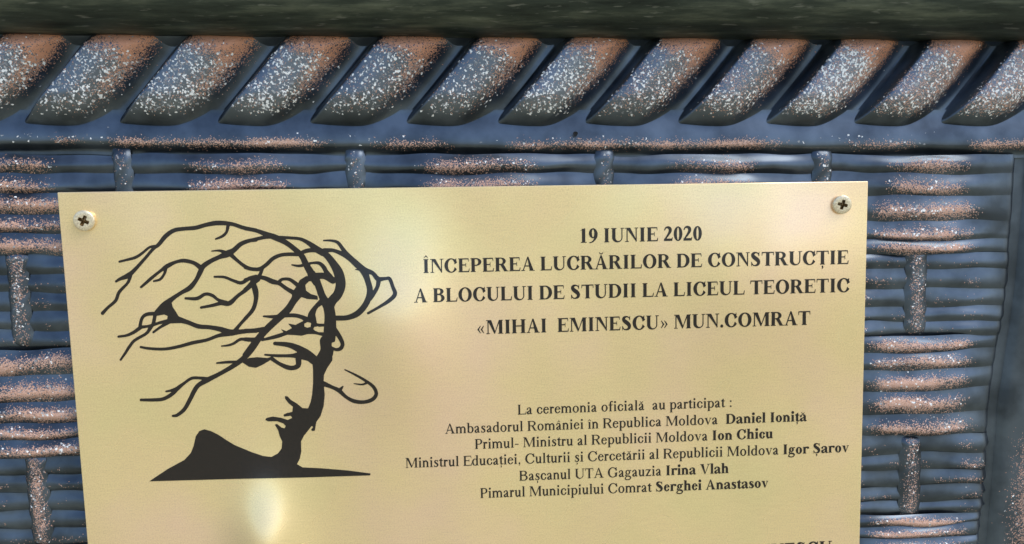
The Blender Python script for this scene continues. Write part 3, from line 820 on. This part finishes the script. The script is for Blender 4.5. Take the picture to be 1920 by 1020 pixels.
def text_line(runs, xa, ya, xb, yb, cap, label=None):
    """runs: [(text, bold)], baseline from (xa, ya) to (xb, yb) in the photograph, cap height in pixels"""
    em = cap / 0.662
    tot = sum(glyph_mesh(c_, b_)[2] for t_, b_ in runs for c_ in t_)
    L = math.hypot(xb - xa, yb - ya); sx = L / tot; sy = em / 1000
    d = ((xb - xa) / L, (yb - ya) / L)
    px, py, fs = [], [], []; adv = 0; n = 0
    for t_, b_ in runs:
        for c_ in t_:
            v_, f_, w = glyph_mesh(c_, b_)
            if v_ is not None:
                X = (v_[:, 0] + adv) * sx; Yv = v_[:, 1] * sy
                bx = xa + X * d[0]; by = ya + X * d[1]
                # letters stand parallel to the plaque's sides
                sl_ = 0.0865 - (0.11) * (bx - 107) / 1500
                px.append(bx - Yv * sl_ * 0.6); py.append(by - Yv)
                fs += [tuple(n + i for i in f) for f in f_]; n += len(v_)
            adv += w
    print_mesh('text_line', np.concatenate(px), np.concatenate(py), fs, label)

text_line([('19 IUNIE 2020', True)], 1085, 455.5, 1317, 450.5, 26.5, 'bold date line at the top of the text')
text_line([('ÎNCEPEREA LUCRĂRILOR DE CONSTRUCȚIE', True)], 792, 512, 1592, 495, 26, 'longest bold heading line in capitals')
text_line([('A BLOCULUI DE STUDII LA LICEUL TEORETIC', True)], 776, 567.5, 1594, 547.5, 26, 'third bold heading line in capitals')
text_line([('«MIHAI  EMINESCU» MUN.COMRAT', True)], 893, 627, 1520, 609, 26, 'bold heading line with angle quotation marks')
text_line([('La ceremonia oficială  au participat :', False)], 970, 777.5, 1374, 763, 18.5, 'first line of the small text, ending in a colon')
text_line([('Ambasadorul României în Republica Moldova  ', False), ('Daniel Ioniță', True)], 834, 813.5, 1513, 789.5, 18.5)
text_line([('Primul- Ministru al Republicii Moldova ', False), ('Ion Chicu', True)], 890, 842, 1450, 821.5, 18.5)
text_line([('Ministrul Educației, Culturii și Cercetării al Republicii Moldova ', False), ('Igor Șarov', True)], 760, 877.5, 1592, 847.5, 18.5)
text_line([('Bașcanul UTA Gagauzia ', False), ('Irina Vlah', True)], 973, 901.5, 1367, 887, 18.5)
text_line([('Pimarul Municipiului Comrat ', False), ('Serghei Anastasov', True)], 900, 934, 1441, 914, 18.5)
text_line([('EMINESCU', True)], 1378, 1051.5, 1560, 1042, 28, 'lowest bold line, cut by the edge of the picture')

# ------------------------------------------------------------------ screws
def screw(x, y, r, rot, tilt_, label):
    c0 = at([x], [y], 0)[0]
    root = empty('screw', label, 'screw', tuple(c0), 'screws holding the plaque')
    # head: flat top, rounded shoulder, cross recess cut through rings of vertices
    n = 48; prof = [(0.90, 0.2), (0.97, 3.0), (1.0, 5.0), (0.97, 7.4), (0.90, 8.6), (0.78, 9.2), (0.62, 9.5)]
    vs, fcs = [], []
    for rr_, hh in prof:
        for k in range(n):
            a_ = 2 * math.pi * k / n
            q = r * rr_ * K
            vs.append((math.cos(a_) * q, -hh * K, math.sin(a_) * q))
    for i in range(len(prof) - 1):
        for k in range(n):
            a_, b_ = i * n + k, i * n + (k + 1) % n
            fcs.append((a_, b_, b_ + n, a_ + n))
    # inner opening: rounded cross outline
    base = len(vs)
    def cross_r(a_):
        m = max(abs(math.cos(2 * (a_))), 0)
        c_, s_ = abs(math.cos(a_)), abs(math.sin(a_))
        big, small = max(c_, s_), min(c_, s_)
        arm, hw = 0.52, 0.17
        t1 = arm / big
        t2 = hw / max(small, 1e-4)
        return min(t1, max(t2, 0.0)) if t2 > hw / big * 1.0 else t1
    for dep in (9.4, 3.2):
        for k in range(n):
            a_ = 2 * math.pi * k / n
            q = r * cross_r(a_ + rot) * K * (1 if dep > 5 else 0.78)
            vs.append((math.cos(a_) * q, -dep * K, math.sin(a_) * q))
    for k in range(n):
        o_ = (len(prof) - 1) * n
        fcs.append((o_ + k, o_ + (k + 1) % n, base + (k + 1) % n, base + k))
    hd = link_mesh('screw_head', vs, fcs, MAT_SCREW, root, False)
    # recess walls and floor
    v2 = [vs[base + k] for k in range(2 * n)] + [(0, -6.5 * K, 0)]
    f2 = [(k, (k + 1) % n, n + (k + 1) % n, n + k) for k in range(n)] + [(n + k, n + (k + 1) % n, 2 * n) for k in range(n)]
    link_mesh('cross_recess', v2, f2, MAT_SCREW_DARK, hd, False)
    # shank going through plaque and panel
    m = 16
    v3 = [(math.cos(2 * math.pi * k / m) * r * .45 * K, dy * K, math.sin(2 * math.pi * k / m) * r * .45 * K) for dy in (0.2, 70) for k in range(m)]
    link_mesh('shank', v3, [(k, (k + 1) % m, m + (k + 1) % m, m + k) for k in range(m)], MAT_SCREW, root)
    root.rotation_euler = tilt_
    return root
screw(160, 413, 19, 0.45, (0.05, 0, 0.06), 'cross-head screw in the top left corner of the plaque, near the branches')
screw(1577, 383, 18, 0.25, (0.05, 0, -0.10), 'cross-head screw in the top right corner of the plaque, above the text')
